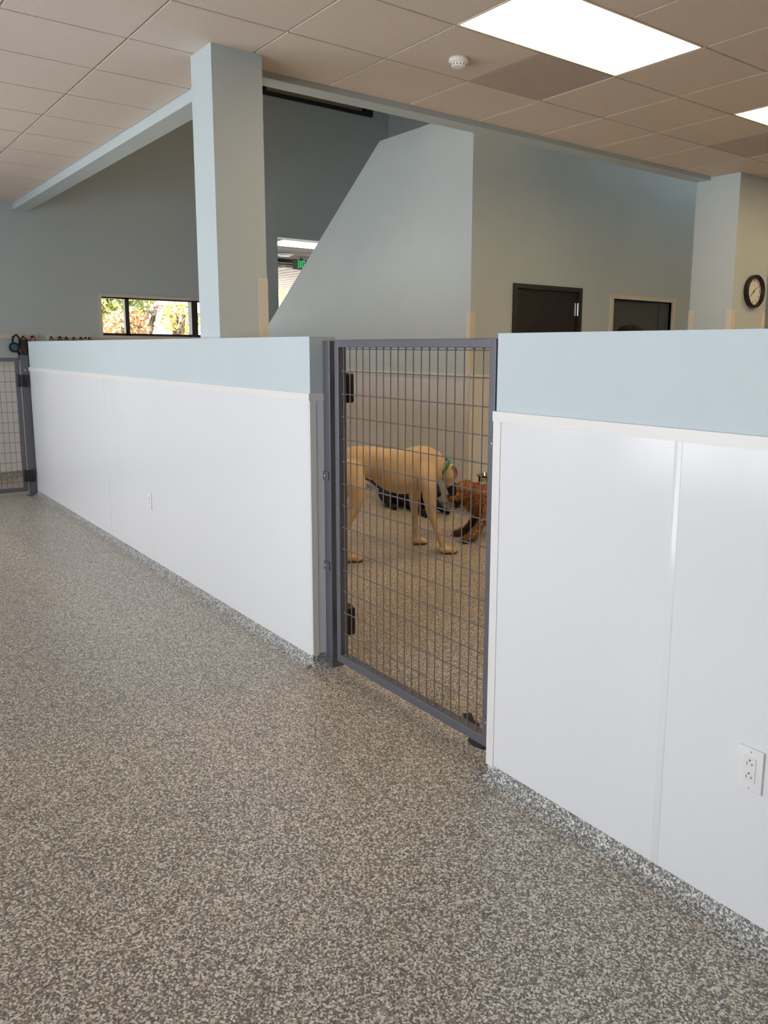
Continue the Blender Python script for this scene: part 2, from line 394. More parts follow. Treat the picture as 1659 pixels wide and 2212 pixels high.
for i in range(14):
    an = 2*PI*i/14; vs.box(cx+.0415*math.cos(an)-.003, cx+.0415*math.cos(an)+.003, cy+.0415*math.sin(an)-.003, cy+.0415*math.sin(an)+.003, z-.040, z-.031)
vs.build('vent_slots', plain('grey_slot', (.22,.20,.18), .6), sd)

# ------------------------------------------------------------------ partitions
C0 = 1.895 - .0073*8.98
def pf(x, o, z): return (x, C0 + o - .0073*x, z)
PT = 1.56; TH = .135
def partition(name, x0, x1, seams, endX=None, other=None):
    w = S(MB().box(x0, x1, 0, TH, 0, PT, fn=pf).build(name, M['paint']))
    # panels front and back, 4 ft wide sheets
    mb = MB(); xs = [x0+.004] + seams + [x1-.004]
    for a, b in zip(xs[:-1], xs[1:]):
        mb.box(a, b, -.005, 0, .045, 1.275, fn=pf)
    mb.build('wall_panel', M['frp'], w)
    mb = MB()
    mb.box(x0+.004, x1-.004, TH, TH+.005, .07, 1.275, fn=pf)
    mb.build('rear_panel', M['frp'], w)
    r = MB(); r.box(x0-.001, x1+.001, -.012, 0, 1.272, 1.305, fn=pf); r.box(x0-.001, x1+.001, TH, TH+.012, 1.272, 1.305, fn=pf); r.build('chair_rail', M['trim'], w)
    s = MB()
    for a in seams: s.bbox(a-.012, a+.012, -.0058, -.004, .045, 1.272, .001, 2, fn=pf)
    if seams: s.build('seam_strip', M['frp'], w, smooth=True)
    cv = MB(); P = [(0,.05),(-.006,.05),(-.009,.03),(-.016,.016),(-.028,.007),(-.05,.0015),(-.05,-.001),(0,-.001)]
    n = len(P)
    vs = [pf(x0, o, z) for o, z in P] + [pf(x1, o, z) for o, z in P]
    cv.add(vs, [tuple(range(n)), tuple(range(2*n-1,n-1,-1))] + [(i,i+n,(i+1)%n+n,(i+1)%n) for i in range(n)])
    cv.box(x0, x1, TH, TH+.012, 0, .07, fn=pf)
    cv.build('cove_base', M['cove'], w, smooth=True)
    return w
LX0, LX1, RX0, RX1 = -9.005, -3.275, -2.012, 3.9
pl = partition('wall_partition_left', LX0, LX1, [-6.46])
pl2 = partition('wall_partition_right', RX0, RX1, [-1.288, -.068, 1.15, 2.37])
# white end of the left partition
e_ = MB(); e_.box(LX1, LX1+.004, .006, TH-.004, .06, 1.272, fn=pf); e_.build('end_panel', M['frp'], pl)
e_ = MB(); e_.box(LX1, LX1+.010, -.012, TH+.012, 1.272, 1.305, fn=pf)
e_.box(LX1, LX1+.007, -.006, .026, .05, 1.272, fn=pf); e_.box(LX1, LX1+.005, .026, .030, .05, 1.272, fn=pf)
e_.build('end_trim', M['trim'], pl)
P = [(0,.06),(.006,.06),(.010,.03),(.022,.012),(.05,.0015),(.05,-.001),(0,-.001)]
e_ = MB(); n = len(P); vs = [pf(LX1+o, -.01, z) for o, z in P] + [pf(LX1+o, TH, z) for o, z in P]
e_.add(vs, [tuple(range(n)), tuple(range(2*n-1,n-1,-1))] + [(i,i+n,(i+1)%n+n,(i+1)%n) for i in range(n)])
e_.build('end_cove', M['cove'], pl, smooth=True)
e_ = MB(); e_.box(RX0-.006, RX0, -.012, TH+.012, 1.272, 1.305, fn=pf).box(RX0-.004, RX0, -.006, TH, .05, 1.272, fn=pf)
e_.box(RX0-.006, RX0+.03, -.008, 0, .045, 1.272, fn=pf)
e_.build('end_trim', M['trim'], pl2)

# ------------------------------------------------------------------ gates
def screw(mb, p, ax, r=.006):
    mb.lathe([(0,0),(r,0),(r,.002),(r*.6,.004),(0,.0045)] if ax > 0 else [(0,0),(r,0),(r,-.002),(r*.6,-.004),(0,-.0045)], p, 'y', 12)
g = thing('mesh_gate', 'grey steel wire mesh gate between the two white partitions, in front of the dogs', 'gate', pf(-2.6, .08, 0))
def fbox(name, x0, x1, o0, o1, z0, z1, m=M['steel'], r=.003, par=g):
    return MB().bbox(x0, x1, o0, o1, z0, z1, r, 2, fn=pf).build(name, m, par)
hp_ = fbox('hinge_post', -3.272, -3.212, .066, .128, .0, 1.542)
bp = MB().bbox(-3.272, -3.208, .062, .132, 0, .045, .002, fn=pf).build('post_foot', M['steel'], hp_)
ZB, ZT = .050, 1.546; GX0, GX1 = -3.163, -2.090; O0, O1 = .062, .104; W = .033
leaf = MB()
leaf.bbox(GX0, GX0+W, O0, O1, ZB, ZT, .003, fn=pf).bbox(GX1-W, GX1, O0, O1, ZB, ZT, .003, fn=pf)
leaf.bbox(GX0+W-.001, GX1-W+.001, O0, O1, ZT-W, ZT, .003, fn=pf).bbox(GX0+W-.001, GX1-W+.001, O0, O1, ZB, ZB+W+.005, .003, fn=pf)
lf = leaf.build('gate_frame', M['steel'], g)
wr = MB(); xi0, xi1 = GX0+W, GX1-W; zi0, zi1 = ZB+W+.005, ZT-W
nv = 19
for i in range(nv):
    x = xi0 + .018 + (xi1-xi0-.018)*(i)/(nv) + .0
    wr.tube([pf(x, .080, zi0-.004), pf(x, .080, zi1+.004)], .0024, 6)
    wr.ell(pf(x, .080, zi0+.002), (.006,.006,.005), 8, 5); wr.ell(pf(x, .080, zi1-.002), (.005,.005,.004), 8, 5)
for i in range(13):
    z = zi1 - .104 - .1016*i
    if z < zi0+.03: break
    wr.tube([pf(xi0-.004, .0845, z), pf(xi1+.004, .0845, z)], .0026, 6)
    wr.ell(pf(xi0+.002, .0845, z), (.005,.006,.005), 8, 5)
wr.tube([pf(xi0, .0845, zi1-.008), pf(xi1, .0845, zi1-.008)], .0024, 6)
wr.build('wire_mesh', M['wire'], g, smooth=True)
for z in (1.265, .165):
    hb = MB(); hb.bbox(-3.232, -3.202, .126, .172, z, z+.135, .008, 3, fn=pf).bbox(-3.176, -3.148, .103, .158, z, z+.135, .008, 3, fn=pf)
    hb.tube([pf(-3.190, .150, z+.004), pf(-3.190, .150, z+.131)], .017, 14)
    hh = hb.build('gate_hinge', M['black'], g, smooth=True)
jb = fbox('latch_jamb', -2.084, -2.018, .070, .118, 0, 1.549)
for z0, z1, x0, x1 in ((.905, .945, -3.292, -3.226), (.475, .515, -3.300, -3.226)):
    cb = MB().bbox(x0+.002, x1, .060, .066, z0, z1, .0015, fn=pf).bbox(x0, x0+.006, .030, .066, z0, z1, .0015, fn=pf)
    cl_ = cb.build('wall_clip', M['steel'], g)
    s = MB(); screw(s, pf((x0+x1)/2+.004, .060, (z0+z1)/2), -1, .005); s.build('screw', M['screw'], cl_)
for z0, z1 in ((1.165, 1.205), (.130, .172)):
    cl_ = MB().bbox(-2.112, -2.066, .056, .062, z0, z1, .0015, fn=pf).build('latch_clip', M['steel'], g)
    s = MB(); screw(s, pf(-2.094, .056, (z0+z1)/2), -1, .005); s.build('screw', M['screw'], cl_)
# strap on the floor under the gate
pts = [(-2.43,2.10,.006),(-2.36,2.055,.012),(-2.31,2.04,.02),(-2.27,2.00,.012),(-2.24,1.965,.008),(-2.20,1.955,.006),(-2.16,1.962,.006)]
tag(MB().strap(pts, (.5,.9,0), .035, .006).build('strap', plain('navy_webbing', (.006,.008,.035), .6)), 'dark navy strap lying on the floor under the gate corner', 'strap')

# left gate at the far end of the left partition
gl = thing('mesh_gate', 'narrow glimpse of grey wire gate at the far left end of the partition', 'gate', (-9.04, 1.3, 0))
GXp = -9.04
MB().bbox(GXp-.03, GXp+.03, 1.822, 1.888, 0, 1.425, .003).bbox(GXp-.05, GXp+.05, 1.80, 1.888, 0, .006, .002).build('hinge_post', M['steel'], gl)
tag(MB().bbox(XB, XB+.03, 2.112, 2.205, 0, 1.592, .003).build('wall_post', M['steel']), 'grey metal post fixed to the back wall under the left hook board', 'post')
MB().bbox(GXp-.019, GXp+.019, 1.765, 1.806, .047, 1.397, .003).bbox(GXp-.019, GXp+.019, .62, .66, .047, 1.397, .003).bbox(GXp-.019, GXp+.019, .659, 1.766, 1.36, 1.397, .003).bbox(GXp-.019, GXp+.019, .659, 1.766, .047, .087, .003).build('gate_frame', M['steel'], gl)
wr = MB()
for i in range(21): y = 1.718 - .0508*i; wr.tube([(GXp, y, .085), (GXp, y, 1.362)], .0022, 6)
for i in range(12): z = 1.262 - .1016*i; wr.tube([(GXp+.004, .659, z), (GXp+.004, 1.767, z)], .0025, 6)
wr.build('wire_mesh', M['wire'], gl, smooth=True)
for z in (1.112, .150):
    MB().bbox(GXp+.028, GXp+.06, 1.768, 1.812, z, z+.118, .008, 3).bbox(GXp+.028, GXp+.06, 1.816, 1.872, z, z+.118, .012, 3).tube([(GXp+.05,1.814,z+.003),(GXp+.05,1.814,z+.115)], .013, 12).build('gate_hinge', M['black'], gl, smooth=True)
c_ = MB().bbox(GXp+.028, GXp+.036, 1.835, 1.915, 1.255, 1.295, .0015).build('wall_clip', M['steel'], gl)
for q in (1.85, 1.90): MB().lathe([(.007,0),(.007,.003),(0,.005)], (GXp+.036,q,1.275), 'x', 12).build('screw', M['screw'], c_)
MB().bbox(GXp-.03, GXp+.03, .54, .60, 0, 1.425, .003).build('latch_post', M['steel'], gl)

# unseen lamps added under the roof to warm the play area and tall space
for i, (lx_, ly_, pl_) in enumerate(((-8.6,3.6,'over the stairs'), (-6.6,3.4,'over the pale dog'), (-5.4,4.6,'nearest the door wall'))):
    L = thing('high_bay_light', 'warm square lamp hanging high under the roof ' + pl_, 'ceiling light', (lx_, ly_, TOP-.6), 'lamps in the tall space')
    MB().box(lx_-.32, lx_+.32, ly_-.32, ly_+.32, TOP-.66, TOP-.60).build('housing', M['white'], L)
    MB().box(lx_-.30, lx_+.30, ly_-.30, ly_+.30, TOP-.665, TOP-.66).build('diffuser', M['bay2' if i == 0 else 'bay'], L)
    MB().tube([(lx_,ly_,TOP-.6),(lx_,ly_,TOP)], .006, 6).build('cable', M['black'], L)
    sl = D2.lights.new('high_bay_lamp', 'SPOT'); sl.energy = (130, 280, 220, 90)[i]; sl.color = (1.0,.70,.38); sl.spot_size = math.radians(62); sl.spot_blend = .6; sl.shadow_soft_size = .25
    so2 = D2.objects.new('high_bay_lamp', sl); COL.objects.link(so2); so2.location = (lx_, ly_, TOP-.68)
# corner guards
def guard(x, y, dx, dy, z1, lab, w=.055):
    t = .004
    mb = MB()
    # two legs meeting at the outer corner (x,y); dx,dy = directions into the wall
    mb.box(min(x-dx*t, x+dx*w), max(x-dx*t, x+dx*w), min(y-dy*t, y), max(y-dy*t, y), .07, z1)
    mb.box(min(x-dx*t, x), max(x-dx*t, x), min(y, y+dy*w), max(y, y+dy*w), .07, z1)
    return tag(mb.build('corner_guard', M['cream']), lab, 'corner guard', 'cream corner guards')
guard(COLX1, COLY1, -1, -1, 1.905, 'cream corner guard on the rear edge of the square column')
guard(XC, YS, -1, 1, 1.844, 'cream corner guard where the stair wall meets the dark door wall')
guard(PRX0, PRY0, 1, 1, 1.905, 'cream corner guard on the left edge of the clock pier')
guard(PRX1, PRY0, -1, 1, 1.905, 'cream corner guard on the corner left of the clock')
guard(PRX1, PRY1, -1, -1, 1.895, 'cream corner guard on the pier edge right of the clock')

# outlet on the right partition
def outlet(x0, z0, lab, detail=True):
    o = thing('power_outlet', lab, 'outlet', pf(x0+.035, -.005, z0))
    MB().bbox(x0, x0+.070, -.012, -.005, z0, z0+.114, .0025, 3, fn=pf).build('cover_plate', M['white'], o, smooth=True)
    rc = MB().bbox(x0+.0185, x0+.0515, -.0145, -.011, z0+.0235, z0+.0905, .001, 2, fn=pf).build('receptacle', plain('white_receptacle', (.80,.79,.78), .3), o)
    sl = MB()
    for zc in (z0+.038, z0+.073):
        sl.box(x0+.0275, x0+.0290, -.0150, -.0142, zc-.004, zc+.005, fn=pf); sl.box(x0+.0405, x0+.0420, -.0150, -.0142, zc-.003, zc+.004, fn=pf)
        sl.box(x0+.0405, x0+.0455, -.0150, -.0142, zc, zc+.0015, fn=pf); sl.bbox(x0+.0325, x0+.0375, -.0150, -.0142, zc+.008, zc+.0125, .001, fn=pf)
    sl.build('socket_slots', plain('slot_grey', (.10,.10,.10), .6), rc)
    bt = MB().bbox(x0+.027, x0+.043, -.0158, -.0142, z0+.0535, z0+.0575, .0005, fn=pf).bbox(x0+.027, x0+.043, -.0158, -.0142, z0+.0595, z0+.0635, .0005, fn=pf)
    bt.build('test_button', M['white'], rc)
    for q in (.009, .105): s = MB(); screw(s, pf(x0+.035, -.012, z0+q), -1, .003); s.build('screw', M['white'], o)
    return o
outlet(-1.050, .404, 'white double electrical outlet low on the right partition')
outlet(-5.56, .410, 'faint white electrical outlet low on the long left partition')

# ------------------------------------------------------------------ clock
ck = thing('wall_clock', 'round wall clock with black rim and white face on the pier', 'clock', (PRX1, 7.19, 2.08))
cY, cZ = 7.19, 2.080; R = .150
MB().lathe([(R-.004,0),(R,.006),(R,.040),(R-.006,.046),(R-.017,.046),(R-.024,.030),(R-.026,.014),(R-.026,.0)], (PRX1,cY,cZ), 'x', 56).build('rim', M['black'], ck, smooth=True)
fc = MB().lathe([(0,.0),(R-.025,.0),(R-.025,.012),(0,.012)], (PRX1,cY,cZ), 'x', 56).build('face', M['white'], ck)
dark = plain('clock_print', (.02,.018,.018), .5)
def text_mesh(s, size, extrude=.0006):
    cu = D2.curves.new('t', 'FONT'); cu.body = s; cu.size = size; cu.extrude = extrude; cu.align_x = 'CENTER'; cu.align_y = 'CENTER'
    ob = D2.objects.new('t', cu); COL.objects.link(ob); bpy.context.view_layer.update()
    dg = bpy.context.evaluated_depsgraph_get(); me = D2.meshes.new_from_object(ob.evaluated_get(dg))
    out = ([tuple(v.co) for v in me.vertices], [list(p.vertices) for p in me.polygons]); D2.objects.remove(ob); return out
nm = MB()
for h in range(1, 13):
    an = h*PI/6; vs, fs = text_mesh(str(h), .030)
    # face looks towards +X; viewer's right = +Y
    nm.add([(PRX1+.0135+v[2], cY+math.sin(an)*.098+v[0], cZ+math.cos(an)*.098+v[1]) for v in vs], fs)
for h in range(60):
    an = h*PI/30; c_, s_ = math.cos(an), math.sin(an); r1 = .119; r2 = .123
    nm.add([(PRX1+.0132, cY+s_*r+c_*q, cZ+c_*r-s_*q) for r, q in ((r1,-.0006),(r1,.0006),(r2,.0006),(r2,-.0006))], [(0,1,2,3)])
nm.add([(PRX1+.0132, cY+a, cZ+.055+b) for a, b in ((-.011,-.002),(.011,-.002),(.011,.002),(-.011,.002))], [(0,1,2,3)])
nm.build('numerals', dark, fc)
def hand(name, an, L, w, dx, back=.015):
    c_, s_ = math.cos(an), math.sin(an); pts = [(-back,-w),(-back,w),(L,w*.45),(L,-w*.45)]
    vs = [(PRX1+.016+dx+t, cY+s_*r+c_*q, cZ+c_*r-s_*q) for t in (0,.001) for r, q in pts]
    MB().add(vs, []) ; mb = MB(); mb.add(vs, [(0,1,2,3),(7,6,5,4),(0,4,5,1),(1,5,6,2),(2,6,7,3),(3,7,4,0)]); mb.build(name, dark, ck)
hand('hour_hand', math.radians(52), .068, .0042, 0); hand('minute_hand', math.radians(229), .098, .0030, .002); hand('second_hand', math.radians(186), .03, .0008, .004, .0)
MB().lathe([(0,.013),(.005,.013),(.005,.022),(0,.022)], (PRX1,cY,cZ), 'x', 16).build('hub', dark, ck)

# ------------------------------------------------------------------ hook boards and leashes on the back wall
def board(y0, y1, ys, lab):
    o = thing('hook_board', lab, 'hook rail', (XB, (y0+y1)/2, 1.6), 'leash hook boards')
    bd = MB().bbox(XB, XB+.018, y0, y1, 1.595, 1.652, .002).build('board', M['cream'], o)
    for y in ys:
        MB().tube([(XB+.018,y,1.62),(XB+.045,y,1.612),(XB+.058,y,1.618),(XB+.062,y,1.632)], .004, 8).lathe([(.011,XB+.018),(.011,XB+.021)], (0,y,1.62), 'x', 12).build('hook', M['black'], bd, smooth=True)
HY1 = [1.45, 1.65, 1.85, 2.05, 2.147, 2.245]; HY2 = [2.447, 2.54, 2.615, 2.70, 2.78, 2.835, 2.88]
board(1.30, 2.305, HY1, 'cream leash hook board at the far left of the back wall')
board(2.405, 2.905, HY2, 'cream leash hook board just left of the strip window')
leashm = {'black': plain('black_webbing', (.012,.011,.012), .7), 'red': plain('red_webbing', (.30,.015,.02), .65)}
def leash(y, col, lab, top=1.645, L=.85, spread=.035, grp=None):
    o = thing('leash', lab, 'leash', (XB+.05, y, 1.62), grp)
    pts = []
    for i in range(17):
        an = PI*i/16; pts.append((XB+.048, y - spread*math.cos(an)*(.55), top - .012 + .012*math.sin(an)*1.0))
    p1 = [(XB+.05, y-spread, top-.13), (XB+.05, y-spread*.75, top-.05)] + pts + [(XB+.05, y+spread*.75, top-.05), (XB+.05, y+spread, top-.13), (XB+.05, y+spread*.6, top-.20)]
    MB().strap([(XB+.05, y+spread*.3, top-.235)] + p1 + [(XB+.05, y+spread*.3, top-.235)], (1,0,0), .018, .006).build('handle_loop', leashm[col], o)
    MB().strap([(XB+.05, y+.01, top-.23), (XB+.045, y+.014, top-.45), (XB+.05, y+.006, top-L)], (0,1,0), .016, .005).build('strap', leashm[col], o)
    MB().tube([(XB+.05,y+.006,top-L), (XB+.05,y+.006,top-L-.03), (XB+.05,y+.018,top-L-.05), (XB+.05,y+.006,top-L-.065), (XB+.05,y-.006,top-L-.05), (XB+.05,y+.006,top-L-.03)], .004, 8).build('snap_hook', M['screw'], o, smooth=True)
    return o
leash(2.147, 'black', 'black looped leash hanging beside the blue retractable leash', 1.617, .4, .04)
leash(2.245, 'red', 'red leash hanging on the left hook board above the partition', 1.635)
for y, top, lab in ((2.447,1.622,'black leash, leftmost on the board by the strip window'), (2.54,1.632,'black leash with an open loop, second on the board by the strip window'), (2.615,1.622,'black leash, third on the board by the strip window'), (2.70,1.612,'black leash hanging low, fourth on the board by the strip window'), (2.78,1.622,'black leash, fifth on the board by the strip window'), (2.88,1.615,'black leash, last on the board nearest the strip window')):
    leash(y, 'black', lab, top, .8, .022, 'black leashes by the window')
rl = thing('retractable_leash', 'blue and black retractable leash hanging at the far left', 'leash', (XB+.088, 2.05, 1.6))
yb, zb = 2.035, 1.50
bm = MB(); bm.lathe([(.0,-.018),(.050,-.018),(.058,-.010),(.058,.010),(.050,.018),(0,.018)], (XB+.088,yb,zb), 'x', 32)
bm.strap([(XB+.088,yb+.055,zb+.02),(XB+.088,yb+.06,zb+.10),(XB+.088,yb+.03,zb+.145),(XB+.088,yb-.005,zb+.12),(XB+.088,yb-.015,zb+.05)], (1,0,0), .028, .018)
bm.strap([(XB+.088,yb+.03,zb-.03),(XB+.088,yb+.055,zb-.09),(XB+.088,yb+.05,zb-.14)], (1,0,0), .022, .03)
bm.build('casing', M['black'], rl, smooth=True)
MB().lathe([(0,.018),(.036,.018),(.034,.021),(0,.022)], (XB+.088,yb,zb), 'x', 28).build('side_disc', plain('blue_plastic', (.05,.16,.24), .4), rl)
MB().tube([(XB+.088,yb+.05,zb-.14),(XB+.088,yb+.055,zb-.165),(XB+.088,yb+.07,zb-.18),(XB+.088,yb+.055,zb-.195),(XB+.088,yb+.045,zb-.18),(XB+.088,yb+.055,zb-.165)], .004, 8).build('snap_hook', M['screw'], rl, smooth=True)

# ------------------------------------------------------------------ lobby beyond the back wall
LZ = 3.125
LP = [(-10.66,5.30),(-10.66,11.2),(-13.9,11.2),(-13.9,6.35)]
S(MB().prism(LP, -.12, 0, 'z').build('floor_lobby', M['floor']))
lc = S(MB().prism(LP, LZ, LZ+.2, 'z').build('ceiling_lobby', plain('lobby_ceiling_board', (.34,.28,.27), .9)))
gr = MB()
for i in range(5): gr.box(-13.9, -10.66, 6.4+1.22*i, 6.412+1.22*i, LZ-.004, LZ)
for i in range(5): x = -13.5+.61*i; gr.box(x, x+.012, 6.3, 11.2, LZ-.004, LZ)
gr.build('grid_lines', M['grid'], lc)
S(MB().prism([(-10.66,5.22),(-10.66,5.32),(-13.9,6.37),(-13.9,6.27)], -.1, LZ+.2, 'z').build('wall_lobby_left', M['paint']))
S(MB().box(-13.9, -10.66, 11.2, 11.35, -.1, LZ+.2).build('wall_lobby_right', M['paint']))
ll = thing('ceiling_light', 'long bright ceiling light seen through the opening above the exit sign', 'ceiling light', (-11.6, 6.5, LZ))
MB().box(-11.93, -11.29, 5.97, 7.2, LZ-.010, LZ-.001).build('frame', M['grid'], ll)
MB().box(-11.91, -11.31, 5.99, 7.18, LZ-.014, LZ-.010).build('diffuser', M['led2'], ll)
ld = thing('ceiling_speaker', 'small pale round ceiling fitting left of the exit sign', 'ceiling fitting', (-12.89, 6.84, LZ))
MB().lathe([(0,LZ-.004),(.15,LZ-.004),(.155,LZ-.02),(.13,LZ-.03),(0,LZ-.03)], (-12.89,6.84,0), 'z', 32).build('rim', M['white'], ld, smooth=True)
MB().lathe([(0,LZ-.03),(.10,LZ-.03),(.095,LZ-.045),(0,LZ-.055)], (-12.89,6.84,0), 'z', 32).build('cover', M['white'], ld, smooth=True)
GZ = 3.06
w8 = S(thing('window_8', None, None, (-13.7, 8, 0)))
f = MB(); f.box(-13.75, -13.67, 6.3, 11.2, GZ, LZ).box(-13.75, -13.67, 6.3, 11.2, 0, .1)
for y in (6.3, 6.98, 9.2, 11.1): f.box(-13.75, -13.67, y, y+.06, .1, GZ)
f.build('window_frame', M['dkframe'], w8)
MB().box(-13.715, -13.71, 6.36, 11.1, .1, GZ).build('window_pane', M['glass'], w8)
# exit sign
ex = thing('exit_sign', 'dark exit sign with green letters hanging in the lobby beyond', 'exit sign', (-13.3, 7.42, 3.0))
ey0, ey1, ez0, ez1 = 7.235, 7.56, 2.915, 3.095
MB().bbox(-13.34, -13.29, ey0, ey1, ez0, ez1, .004).box(-13.325, -13.305, 7.37, 7.42, ez1, LZ).build('housing', plain('exit_housing', (.09,.08,.075), .4), ex)
vs, fs = text_mesh('EXIT', .175, .002)
MB().add([], []); em = MB(); em.add([(-13.286+v[2], 7.385+v[0]*.41, (ez0+ez1)/2+v[1]) for v in vs], fs); em.build('letters', M['green'], ex)
# slatted exterior soffit
so = S(MB().box(-19.2, -13.91, 6.3, 14, 3.05, 3.2).build('trim_2', plain('soffit_dark_gap', (.10,.085,.08), .8)))
bb = MB()
for i in range(28): y = 6.3+.27*i; bb.box(-19.2, -13.91, y, y+.19, 3.0, 3.05)
bb.build('soffit_boards', plain('pale_soffit_board', (.33,.285,.275), .6), so)

# ------------------------------------------------------------------ outside
S(MB().box(-90, -10.66, -40, 70, -.3, -.13).build('ground', M['concrete']))
fb = thing('building', 'low sunlit white building far beyond the strip window', 'building', (-42, 12, -.13))  # added block that fills the bright white area outside
MB().box(-46, -42, 2, 24, -.13, 2.5).build('wall', plain('white_stucco', (.85,.84,.82), .9), fb)
MB().box(-46.4, -41.6, 1.6, 24.4, 2.5, 2.7).build('roof', plain('pale_roof', (.7,.68,.65), .9), fb)
for y in (4, 8, 14, 19): MB().box(-42.01, -41.97, y, y+1.2, .8, 1.9).build('window', plain('building_glass', (.25,.28,.3), .1), fb)
def leafmat(name, cols):
    m, nt, b = new_mat(name)
    oi = N(nt, 'ShaderNodeTexNoise', Scale=1.6, Detail=5.0); nt.links.new(coords(nt), oi.inputs['Vector'])
    r = ramp(nt, [(.3+.4*i/(len(cols)-1), c) for i, c in enumerate(cols)]); nt.links.new(oi.outputs['Fac'], r.inputs[0]); nt.links.new(r.outputs[0], b.inputs['Base Color'])
    b.inputs['Roughness'].default_value = .7; b.inputs['Subsurface Weight'].default_value = 0
    return m
LG = leafmat('olive_green_leaves', [(.14,.20,.05), (.30,.34,.09), (.50,.50,.16)])
LO = leafmat('autumn_orange_leaves', [(.34,.18,.07), (.66,.42,.20), (.85,.68,.42)])
LY = leafmat('autumn_yellow_leaves', [(.34,.32,.06), (.66,.60,.14), (.85,.78,.35)])
bark = plain('tree_bark', (.10,.07,.05), .9, bump=.5, bscale=20)
def tree(x, y, h, rad, zc, mat, lab, nleaf=1500, ls=.09):
    t = thing('tree', lab, 'tree', (x, y, -.13), 'trees outside')
    rnd = random.Random(int(x*31+y*17)); tb = MB()
    tb.tube([(x,y,-.13),(x+.05,y,zc*.5),(x,y+.05,zc)], [.12,.09,.05], 8)
    for i in range(9):
        a = rnd.uniform(0, 6.28); e = rnd.uniform(.2, 1.1); L = rad*.85
        tb.tube([(x,y,zc*rnd.uniform(.35,.8)), (x+math.cos(a)*L*.5, y+math.sin(a)*L*.5, zc+L*.3*e), (x+math.cos(a)*L, y+math.sin(a)*L, zc+L*.6*(e-.5))], [.04,.025,.01], 6)
    tb.build('trunk', bark, t, smooth=True)
    lb = MB()
    for i in range(nleaf):
        d = Vector((rnd.gauss(0,1), rnd.gauss(0,1), rnd.gauss(0,1))).normalized(); rr_ = rad*rnd.uniform(.35,1)**.5*(1+.25*noise.noise(d*2.2+Vector((x,y,0))))
        c_ = Vector((x,y,zc)) + Vector((d.x*rr_, d.y*rr_, d.z*rr_*h))
        if c_.z < -.05: continue
        a = Vector((rnd.gauss(0,1), rnd.gauss(0,1), rnd.gauss(0,1))).normalized(); b = a.orthogonal().normalized(); s = ls*rnd.uniform(.6,1.5)
        lb.add([c_-a*s, c_+b*s*.5, c_+a*s, c_-b*s*.5], [(0,1,2,3)])
    lb.build('crown', mat, t, fix=False)
tree(-16.0, 4.70, 1.0, .85, 2.65, LG, 'leafy olive green tree at the left of the strip window', 3000, .055)
tree(-15.0, 4.80, .8, .40, 1.88, LO, 'orange autumn shrub seen low in the strip window', 1200, .045)
tree(-17.0, 5.85, .9, .50, 2.25, LO, 'small rusty autumn tree in the middle of the strip window', 190, .045)
tree(-16.0, 6.15, .9, .40, 2.10, LY, 'yellow leafed sapling towards the right of the strip window', 380, .045)
tree(-24.0, 12.2, 1.0, 1.6, 2.7, LY, 'pale yellow green tree under the slatted soffit', 2500, .09)

# ------------------------------------------------------------------ animals and person
def loft(mb, secs, side, n=20):
    """secs: (x,y,z, a, b) a = half width along side, b = half depth; closed, rounded ends"""
    side = Vector(side).normalized(); C = [Vector(s[:3]) for s in secs]; k = len(C); rings = []
    def ring(c, t, a, b):
        s = (side - t*side.dot(t)).normalized(); w = t.cross(s)
        return [c + s*a*math.cos(2*PI*j/n) + w*b*math.sin(2*PI*j/n) for j in range(n)]
    T = [(C[min(i+1,k-1)]-C[max(i-1,0)]).normalized() for i in range(k)]
    s0, s1 = secs[0], secs[-1]
    for q in (.96, .75, .4): rings.append(ring(C[0]-T[0]*min(s0[3],s0[4])*q*.8, T[0], s0[3]*math.sqrt(1-q*q), s0[4]*math.sqrt(1-q*q)))
    for i, s in enumerate(secs): rings.append(ring(C[i], T[i], s[3], s[4]))
    for q in (.4, .75, .96): rings.append(ring(C[-1]+T[-1]*min(s1[3],s1[4])*q*.8, T[-1], s1[3]*math.sqrt(1-q*q), s1[4]*math.sqrt(1-q*q)))
    m = len(rings); vs = [p for r in rings for p in r]
    fs = [(i*n+j, i*n+(j+1)%n, (i+1)*n+(j+1)%n, (i+1)*n+j) for i in range(m-1) for j in range(n)] + [tuple(range(n-1,-1,-1)), tuple((m-1)*n+j for j in range(n))]
    mb.add(vs, fs)
def leg(mb, pts, side=(1,0,0)):   # (x,y,z,r)
    loft(mb, [(x,y,z,r*.88,r) for x,y,z,r in pts], side, 14)
def fuse(mb, name, mats, voxel=.008, smooth=6, parent=None, picker=None, disp=None):
    o = mb.build(name, mats, None)
    md = o.modifiers.new('r', 'REMESH'); md.mode = 'VOXEL'; md.voxel_size = voxel
    ms = o.modifiers.new('s', 'SMOOTH'); ms.factor = .5; ms.iterations = smooth
    bpy.context.view_layer.update(); dg = bpy.context.evaluated_depsgraph_get()
    me = D2.meshes.new_from_object(o.evaluated_get(dg)); me.name = name
    o.modifiers.clear(); o.data = me
    if len(me.materials) == 0:
        for m in (mats if isinstance(mats, list) else [mats]): me.materials.append(m)
    for p in me.polygons:
        p.use_smooth = True
        p.material_index = picker(p.center) if picker else 0
    if disp:
        for v in me.vertices: v.co += v.normal * disp(v.co)
    if parent: adopt(o, parent)
    return o
def inell(p, c, r): return sum(((p[i]-c[i])/r[i])**2 for i in range(3)) < 1
def furmat(name, c, var=.12, scale=14, bump=.25, bscale=160, rough=.75):
    return plain(name, c, rough, bump=bump, bscale=bscale, var=var, vscale=scale, spec=.25)
fawn = furmat('fawn_short_fur', (.66,.49,.30), .07, 5, .12, 220, .6)
mask = furmat('dark_muzzle_fur', (.02,.015,.014), .2)
pinkish = furmat('pink_inner_ear', (.48,.25,.20), .1)

